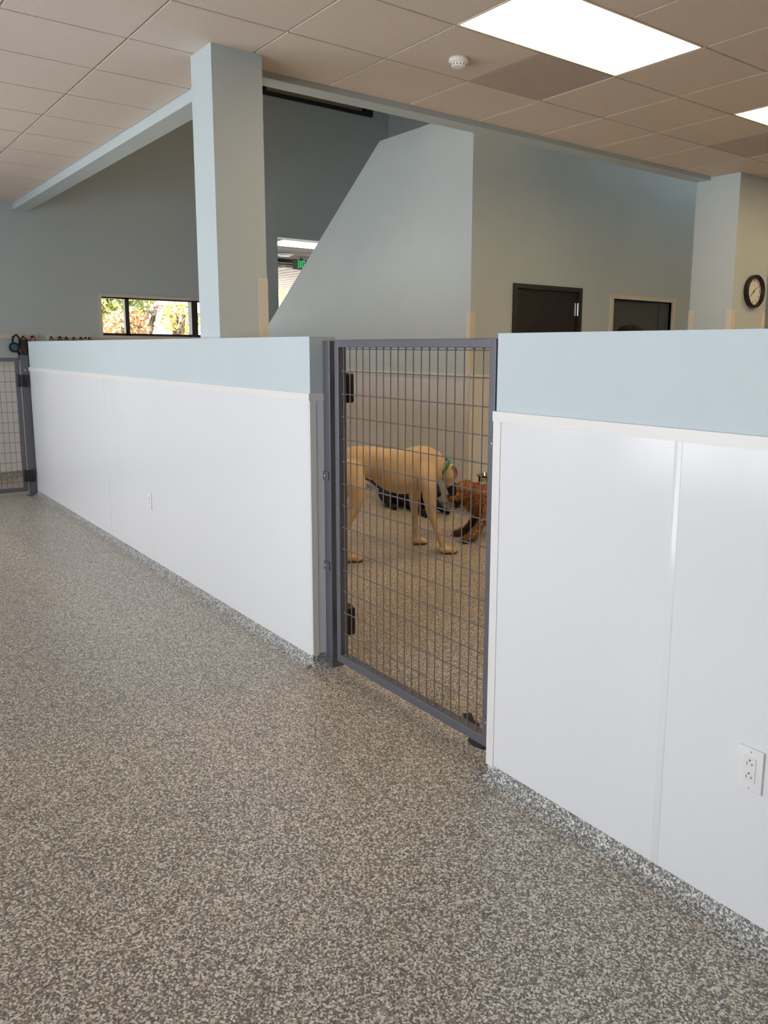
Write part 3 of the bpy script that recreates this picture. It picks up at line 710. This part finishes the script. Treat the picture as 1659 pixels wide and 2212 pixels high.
# great pale short-haired dog ------------------------------------------------
dn = thing('dog', 'tall pale fawn short-haired dog standing behind the gate with lowered head', 'dog', (-4.88, 3.4, 0))
bodyax = Vector((.18,.70,0)).normalized(); lat = Vector((bodyax.y, -bodyax.x, 0))
b = MB()
T = [(-5.010,3.045,.690,.060,.070),(-5.000,3.082,.687,.085,.100),(-4.992,3.123,.687,.105,.122),(-4.978,3.173,.685,.115,.131),(-4.964,3.224,.694,.112,.124),(-4.950,3.275,.698,.104,.115),(-4.933,3.337,.685,.103,.120),(-4.920,3.382,.662,.108,.138),(-4.907,3.431,.640,.114,.155),(-4.894,3.477,.623,.120,.165),(-4.880,3.527,.612,.124,.171),(-4.864,3.584,.611,.125,.172),(-4.854,3.623,.617,.125,.177),(-4.838,3.681,.626,.120,.178),(-4.820,3.742,.630,.105,.163),(-4.809,3.782,.625,.090,.138)]
loft(b, T, lat, 28)
loft(b, [(-4.825,3.715,.655,.095,.125),(-4.812,3.771,.655,.080,.100),(-4.797,3.826,.628,.064,.074),(-4.789,3.858,.607,.056,.062),(-4.783,3.880,.590,.054,.058)], lat, 24)
# head: skull, stop, muzzle pointing down and away
loft(b, [(-4.789,3.862,.605,.052,.056),(-4.784,3.886,.578,.056,.058),(-4.779,3.902,.545,.052,.054),(-4.776,3.912,.510,.040,.043),(-4.773,3.921,.475,.034,.037),(-4.770,3.930,.440,.032,.035),(-4.768,3.936,.418,.028,.028)], lat, 22)
b.ell((-4.735,3.885,.56),(.018,.02,.02)); b.ell((-4.825,3.895,.56),(.018,.02,.02))   # cheeks
# ears folded forward
def earloft(dx):
    loft(b, [(-4.765+dx,3.880,.628,.020,.012),(-4.760+dx,3.915,.648,.026,.010),(-4.758+dx,3.938,.622,.027,.008),(-4.758+dx,3.950,.585,.022,.007),(-4.760+dx,3.948,.548,.012,.006)], lat, 12)
earloft(.012); earloft(-.075)
near_h = [(-4.905,3.095,.690,.085),(-4.885,3.090,.628,.088),(-4.838,3.098,.535,.070),(-4.828,3.104,.462,.055),(-4.834,3.080,.385,.040),(-4.846,3.036,.300,.028),(-4.853,3.004,.228,.0245),(-4.850,3.012,.152,.0215),(-4.845,3.033,.085,.0215),(-4.840,3.050,.045,.025)]
far_h = [(-5.08,3.11,.690,.085),(-5.12,3.15,.560,.075),(-5.145,3.170,.450,.050),(-5.150,3.150,.340,.035),(-5.162,3.100,.245,.025),(-5.167,3.085,.180,.021),(-5.165,3.100,.090,.021),(-5.158,3.120,.045,.024)]
near_f = [(-4.765,3.650,.660,.080),(-4.725,3.640,.590,.076),(-4.680,3.636,.510,.056),(-4.674,3.634,.430,.0445),(-4.669,3.648,.325,.033),(-4.658,3.682,.225,.0245),(-4.648,3.712,.130,.0235),(-4.640,3.740,.065,.0235),(-4.636,3.752,.040,.026)]
far_f = [(-4.940,3.715,.600,.080),(-4.975,3.740,.530,.062),(-4.998,3.745,.446,.048),(-5.005,3.738,.356,.034),(-5.004,3.742,.263,.0255),(-5.003,3.747,.171,.022),(-5.001,3.755,.096,.022),(-4.999,3.762,.045,.026)]
for L in (near_h, far_h, near_f, far_f):
    L = [(x, y, z, r*(1.16 if z < .45 else 1.10)) for x, y, z, r in L]
    loft(b, [(x, y, z, r*(.55 + .35*min(1, i/3)), r) for i, (x, y, z, r) in enumerate(L)], lat, 16)
def paw(mb, x, y, d=(.28,.96), s=1.0):
    d = Vector((d[0],d[1],0)).normalized(); l = Vector((d.y,-d.x,0))
    c = Vector((x,y,0))
    for q, f_, h in ((-.030,.030,.0),( -.011,.045,.004),(.011,.045,.004),(.030,.030,.0)):
        p = c + l*q*s + d*f_*s
        loft(mb, [(*(p-d*.045*s+Vector((0,0,.028*s))), .014*s,.017*s), (*(p-d*.012*s+Vector((0,0,.026*s))), .0155*s,.019*s), (*(p+d*.012*s+Vector((0,0,.0165*s))), .0145*s,.0150*s)], l, 10)
    mb.ell(tuple(c-d*.018*s+Vector((0,0,.026*s))), (.034*s,.034*s,.025*s), 12, 8)
paw(b, -4.838, 3.058, s=1.2); paw(b, -5.155, 3.128, s=1.2); paw(b, -4.632, 3.765, s=1.2); paw(b, -4.996, 3.772, s=1.15)
# tail hanging behind
loft(b, [(-5.01,3.00,.73,.028,.028),(-5.03,2.94,.66,.022,.022),(-5.05,2.91,.55,.017,.017),(-5.055,2.90,.42,.012,.012),(-5.05,2.90,.33,.008,.008)], (1,0,0), 12)
def pick(p):
    if inell(p, (-4.765,3.940,.440), (.10,.062,.075)): return 1
    if p.z > .53 and p.y > 3.905 and abs(p.x+4.75) < .12 and (p.y-3.895)*1.2 + (p.z-.58)*-.2 > .030 : return 2
    if p.z < .009: return 1
    return 0
fuse(b, 'body', [fawn, mask, pinkish], .007, 8, dn, pick)
dpw = Vector((.28,.96,0)).normalized(); lpw = Vector((dpw.y,-dpw.x,0))
for x_, y_, s_ in ((-4.838,3.058,1.2), (-5.155,3.128,1.2), (-4.632,3.765,1.2), (-4.996,3.772,1.15)):
    for q, f_ in ((-.030,.030), (-.011,.045), (.011,.045), (.030,.030)):
        p_ = Vector((x_,y_,0)) + lpw*q*s_ + dpw*(f_+.022)*s_
        MB().tube([p_-dpw*.006+Vector((0,0,.016)), p_+dpw*.006+Vector((0,0,.010)), p_+dpw*.011+Vector((0,0,.004))], [.0045,.0035,.001], 6).build('claw', mask, dn, smooth=True)
cb = MB(); pts = []
nc = Vector((-4.794,3.838,.621)); nt_ = Vector((.035,.12,-.10)).normalized(); s_ = lat; w_ = nt_.cross(s_)
ring = [nc + s_*.073*math.cos(a*PI/16) + w_*.084*math.sin(a*PI/16) for a in range(33)]
vs = []
for p_ in ring:
    o_ = (p_-nc).normalized()
    for q, e_2 in ((-.011,0),(.011,0),(.011,.004),(-.011,.004)): vs.append(p_ + nt_*q + o_*e_2)
cb.add(vs, [(i*4+j, i*4+(j+1)%4, (i+1)*4+(j+1)%4, (i+1)*4+j) for i in range(32) for j in range(4)])
cb.build('collar', plain('green_collar', (.02,.22,.05), .5), dn)

# curls -----------------------------------------------------------------------
def coat(o_body, name, mats, count, parent, r=.006, L=.018, th=.0022, region=None, matpick=None):
    me = o_body.data; rnd = random.Random(5); mb = MB(); polys = list(me.polygons); tot = sum(p.area for p in polys); acc = 0; step = tot/count; t = rnd.uniform(0, step)
    for p in polys:
        acc += p.area
        while acc > t:
            t += step
            c = p.center; nn = p.normal
            if region and not region(c): continue
            a = nn.orthogonal().normalized(); a.rotate(Matrix.Rotation(rnd.uniform(0,6.28), 3, nn)); bb_ = nn.cross(a)
            rr_ = r*rnd.uniform(.7,1.2); LL = L*rnd.uniform(.6,1.2); ph = rnd.uniform(0,6.28); lean = a*rnd.uniform(0,.8)+Vector((0,0,-.5))
            pts = []
            for i in range(8):
                s = i/7; an = ph + s*8.0
                pts.append(c + (nn + lean*s*.8)*LL*s + (a*math.cos(an) + bb_*math.sin(an))*rr_*(.5+.5*s))
            mb.tube(pts, [th*(1-.5*i/7) for i in range(8)], 3, cap=False, mi=matpick(c) if matpick else 0)
    return mb.build(name, mats, parent, smooth='all', fix=False)
brown = furmat('red_brown_curls', (.42,.20,.08), .6, 45, .4, 120, .7)
brown2 = furmat('dark_brown_curls', (.09,.045,.022), .4, 30, .4, 120, .7)
dd = thing('dog', 'curly red-brown dog touching noses with the pale dog, half behind the gate post', 'dog', (-4.92, 4.5, 0))
b = MB(); lx = (1,0,0)
loft(b, [(-4.92,4.250,.330,.085,.085),(-4.92,4.314,.312,.105,.110),(-4.92,4.390,.300,.115,.122),(-4.92,4.467,.300,.118,.122),(-4.92,4.56,.310,.112,.115),(-4.92,4.66,.325,.108,.108),(-4.92,4.74,.330,.095,.095)], lx, 24)
loft(b, [(-4.92,4.300,.345,.070,.085),(-4.92,4.250,.378,.068,.078),(-4.92,4.200,.398,.072,.074)], lx, 20)
loft(b, [(-4.92,4.215,.402,.072,.072),(-4.92,4.180,.400,.076,.076),(-4.92,4.150,.388,.070,.070),(-4.92,4.110,.364,.048,.048),(-4.92,4.070,.355,.042,.040),(-4.92,4.040,.355,.034,.032)], lx, 20)
loft(b, [(-4.92,4.125,.330,.030,.030),(-4.92,4.112,.300,.024,.026),(-4.92,4.100,.270,.010,.012)], lx, 12)
for sx in (-1, 1):
    loft(b, [(-4.92+sx*.068,4.215,.430,.018,.030),(-4.92+sx*.086,4.235,.385,.020,.036),(-4.92+sx*.088,4.248,.335,.018,.036),(-4.92+sx*.084,4.250,.300,.012,.024)], lx, 12)
leg(b, [(-4.84,4.36,.300,.060),(-4.815,4.330,.235,.045),(-4.81,4.285,.160,.034),(-4.81,4.235,.095,.029),(-4.81,4.180,.045,.029),(-4.81,4.150,.030,.030)])
leg(b, [(-5.00,4.42,.300,.060),(-5.03,4.440,.220,.042),(-5.04,4.405,.130,.032),(-5.04,4.345,.065,.028),(-5.04,4.290,.035,.027),(-5.04,4.255,.028,.028)])
leg(b, [(-4.86,4.70,.300,.070),(-4.85,4.74,.200,.045),(-4.85,4.72,.110,.030),(-4.85,4.74,.050,.028)]); leg(b, [(-4.98,4.71,.300,.070),(-4.99,4.75,.200,.045),(-4.99,4.73,.110,.030),(-4.99,4.75,.050,.028)])
paw(b, -4.81, 4.125, (0,-1), .85); paw(b, -5.04, 4.225, (0,-1), .85); paw(b, -4.85, 4.70, (0,-1), .85); paw(b, -4.99, 4.71, (0,-1), .85)
loft(b, [(-4.92,4.77,.38,.03,.03),(-4.92,4.775,.45,.035,.035),(-4.92,4.75,.51,.025,.025)], lx, 12)
def pickd(p):
    if p.y < 4.145 and p.z < .335 and p.z > .2 and p.y > 4.05: return 1
    if p.x < -5.0 and p.z < .15: return 1
    if p.z < .03: return 1
    return 0
def dispd(c): return .006*noise.noise(c*55) + .004*noise.noise(c*110)
ob = fuse(b, 'body', [brown, brown2], .008, 3, dd, pickd, dispd)
coat(ob, 'curly_coat', [brown, brown2], 4200, dd, .006, .016, .0024, None, pickd)
MB().ell((-4.92,4.018,.372),(.016,.014,.012)).build('nose', M['black'], dd, smooth=True)
for sx in (-1, 1): MB().ell((-4.92+sx*.042,4.105,.405),(.009,.009,.009)).build('eye', M['black'], dd, smooth=True)
ring = [Vector((-4.92,4.285,.355)) + Vector((.088*math.cos(a*PI/12), .045*math.sin(a*PI/12), .092*math.sin(a*PI/12))) for a in range(25)]
MB().tube(ring, .007, 8, cap=False).build('collar', plain('red_collar', (.45,.02,.03), .5), dd, smooth=True)

# black dog lying against the wall behind ----------------------------------------
bd = thing('dog', 'black dog lying on the floor behind the pale dog, mostly hidden', 'dog', (-6.2, 4.6, 0))
blackfur = furmat('black_fur', (.010,.009,.009), .3, 20, .3, 140, .6)
b = MB(); ly = (0,1,0)
loft(b, [(-6.66,4.62,.100,.080,.080),(-6.54,4.61,.115,.105,.105),(-6.38,4.60,.125,.115,.118),(-6.19,4.60,.130,.115,.125),(-6.02,4.60,.150,.110,.125),(-5.93,4.60,.180,.090,.100)], ly, 22)
loft(b, [(-5.97,4.60,.19,.085,.095),(-5.88,4.58,.22,.078,.088),(-5.82,4.56,.25,.070,.072)], ly, 18)
loft(b, [(-5.84,4.56,.265,.068,.068),(-5.79,4.54,.262,.064,.062),(-5.74,4.53,.240,.044,.042),(-5.69,4.52,.225,.034,.034)], ly, 16)
for sy in (-1, 1): loft(b, [(-5.84,4.56+sy*.055,.31,.018,.012),(-5.85,4.56+sy*.075,.27,.020,.010),(-5.86,4.56+sy*.078,.225,.012,.008)], (1,0,0), 10)
leg(b, [(-5.98,4.50,.12,.055),(-5.93,4.48,.07,.036),(-5.85,4.47,.035,.028),(-5.76,4.46,.028,.026),(-5.70,4.46,.022,.024)], ly); leg(b, [(-5.98,4.68,.12,.055),(-5.92,4.69,.07,.036),(-5.84,4.70,.035,.028),(-5.76,4.70,.028,.026)], ly)
leg(b, [(-6.50,4.50,.12,.080),(-6.42,4.46,.09,.060),(-6.36,4.45,.045,.034),(-6.30,4.44,.026,.026),(-6.22,4.43,.022,.024)], ly); leg(b, [(-6.50,4.70,.12,.070),(-6.42,4.72,.06,.045),(-6.32,4.72,.03,.028)], ly)
loft(b, [(-6.62,4.60,.115,.038,.034),(-6.74,4.59,.150,.028,.024),(-6.86,4.59,.178,.022,.018),(-6.98,4.60,.190,.014,.012),(-7.08,4.60,.188,.007,.006)], ly, 12)
fuse(b, 'body', [blackfur], .008, 4, bd)

# bowl on its stand
bw = thing('bowl_stand', 'raised steel bowl on a black wire stand against the wall behind the curly dog', 'pet bowl', (-5.3, 4.79, 0))
# kept in front of the door wall
bx, by, bz = -5.30, 4.79, .425
MB().lathe([(.085,bz-.055),(.092,bz-.05),(.104,bz),(.112,bz+.004),(.104,bz+.006),(.088,bz-.04),(0,bz-.048)], (bx,by,0), 'z', 36).build('bowl', plain('polished_steel', (.7,.7,.7), .12, metal=1), bw, smooth=True)
sb = MB(); sb.tube([(bx+.108*math.cos(a*PI/12), by+.108*math.sin(a*PI/12), bz-.006) for a in range(25)], .005, 8)
for a in range(3):
    an = a*2*PI/3+.4; sb.tube([(bx+.108*math.cos(an),by+.108*math.sin(an),bz-.006),(bx+.13*math.cos(an),by+.13*math.sin(an),.006)], .006, 8)
sb.tube([(bx+.13*math.cos(a*PI/12), by+.13*math.sin(a*PI/12), .006) for a in range(25)], .005, 8)
sb.build('stand', M['black'], bw, smooth=True)

# person behind the partition: only the top of the hair clears it
px, py = -3.95, 4.962
pn = thing('person', 'person with short dark hair standing behind the right partition, only hair top showing', 'person', (px, py, 0))
skin = plain('skin', (.50,.30,.21), .5, spec=.35); hair = furmat('dark_brown_hair', (.004,.0035,.003), .3, 40, .4, 200, .85)
top_m = plain('dark_teal_cloth', (.03,.06,.07), .85, bump=.3, bscale=90); trs = plain('charcoal_cloth', (.035,.035,.04), .85, bump=.3, bscale=90); shoe = plain('black_shoe', (.02,.02,.02), .5)
H = 1.69; b = MB(); sx_ = (1,0,0)
loft(b, [(px,py,.90,.155,.105),(px,py,.98,.160,.110),(px,py,1.08,.135,.095),(px,py,1.20,.150,.105),(px,py,1.32,.165,.105),(px,py+.005,1.395,.145,.085),(px,py+.005,1.43,.085,.065)], sx_, 24)
loft(b, [(px,py,1.41,.055,.055),(px,py-.005,1.47,.052,.054),(px,py-.015,1.50,.055,.06)], sx_, 16)
loft(b, [(px,py-.035,1.475,.035,.035),(px,py-.022,1.515,.058,.066),(px,py-.01,1.56,.070,.088),(px,py-.005,1.60,.074,.092),(px,py,1.635,.066,.082),(px,py,1.66,.045,.055)], sx_, 22)
loft(b, [(px,py-.098,1.585,.008,.008),(px,py-.108,1.565,.011,.012),(px,py-.112,1.552,.014,.012)], sx_, 10)
for s in (-1, 1):
    b.ell((px+s*.074, py, 1.575), (.010,.022,.032))
    loft(b, [(px+s*.135,py,1.385,.055,.055),(px+s*.185,py,1.33,.048,.050),(px+s*.205,py+.01,1.20,.042,.044),(px+s*.215,py+.01,1.10,.036,.038),(px+s*.222,py-.02,1.00,.033,.034),(px+s*.225,py-.05,.90,.025,.028),(px+s*.224,py-.06,.86,.022,.026)], (0,1,0), 16)
    hx, hy, hz = px+s*.222, py-.065, .82
    loft(b, [(hx,hy,.855,.018,.028),(hx,hy-.004,.81,.015,.038),(hx,hy-.006,.775,.013,.038)], sx_, 12)
    for q, L in ((-.030,.060),(-.010,.070),(.010,.074),(.029,.066)):
        loft(b, [(hx,hy-.006+q,.775,.008,.009),(hx-s*.004,hy-.010+q,.775-L*.5,.0078,.008),(hx-s*.016,hy-.012+q,.775-L,.0065,.0065)], sx_, 8)
    loft(b, [(hx,hy-.034,.825,.010,.011),(hx-s*.008,hy-.058,.795,.0095,.010),(hx-s*.014,hy-.064,.765,.008,.008)], sx_, 8)
    loft(b, [(px+s*.085,py,.92,.088,.100),(px+s*.092,py,.75,.080,.088),(px+s*.095,py-.005,.50,.056,.062),(px+s*.096,py+.01,.36,.054,.060),(px+s*.098,py+.01,.12,.036,.040),(px+s*.098,py+.005,.07,.036,.042)], sx_, 18)
    loft(b, [(px+s*.100,py+.055,.040,.036,.036),(px+s*.102,py,.045,.040,.042),(px+s*.106,py-.07,.034,.043,.032),(px+s*.110,py-.145,.026,.038,.022)], sx_, 14)
def pickp(p):
    if p.z < .085: return 3
    if p.z < .93 and abs(p.x-px) < .185: return 2
    if p.z < 1.425 and (p.z > 1.12 or abs(p.x-px) < .18): return 1
    return 0
fuse(b, 'body', [skin, top_m, trs, shoe], .0075, 3, pn, pickp)
hb = MB()
hb.ell((px, py+.010, 1.615), (.088,.108,.094), 20, 14); hb.ell((px, py+.04, 1.575), (.082,.082,.10), 16, 10)
hb.ell((px-.02, py-.045, 1.655), (.07,.06,.05), 14, 8)
def hd(c): return .006*noise.noise(Vector((c.x*60, c.y*18, c.z*18)))
fuse(hb, 'hair', [hair], .007, 2, pn, None, hd)
for s in (-1, 1): MB().ell((px+s*.030, py-.092, 1.578), (.011,.008,.007)).build('eye', plain('eye_dark', (.05,.04,.035), .2), pn, smooth=True)
MB().ell((px, py-.094, 1.522), (.022,.008,.006)).build('mouth', plain('lips', (.38,.14,.12), .5), pn, smooth=True)

# ------------------------------------------------------------------ light
sun = D2.lights.new('sun', 'SUN'); sun.energy = 24; sun.angle = .01; sun.color = (1,.95,.86)
so_ = D2.objects.new('sun', sun); COL.objects.link(so_)
so_.rotation_euler = Vector((-.52,.25,-.82)).to_track_quat('-Z', 'Y').to_euler()
wd_ = D2.worlds.new('world'); SC.world = wd_; wd_.use_nodes = True; nt = wd_.node_tree
bg = nt.nodes['Background']; bg.inputs['Color'].default_value = (.93,.97,1,1); bg.inputs['Strength'].default_value = 3.5
# daylight entering through the window wall behind the camera (one lamp per window, sitting in the opening)
for xa, s in ((-9.4,1.0), (-6.9,1.0), (-4.4,1.0), (-1.9,1.0)):
    l = D2.lights.new('window_daylight', 'AREA'); l.shape = 'RECTANGLE'; l.size = 2.1; l.size_y = 1.9; l.energy = 33*s; l.color = (.86,.90,1.0)
    o = D2.objects.new('window_daylight', l); COL.objects.link(o); o.location = (xa+1.1, -1.8, 1.52); o.rotation_euler = (math.radians(90), 0, 0)

vs = SC.view_settings
SC.display_settings.display_device = 'sRGB'
vs.view_transform = 'Standard'; vs.look = 'None'; vs.gamma = 1; vs.use_curve_mapping = False; vs.exposure = 0.0
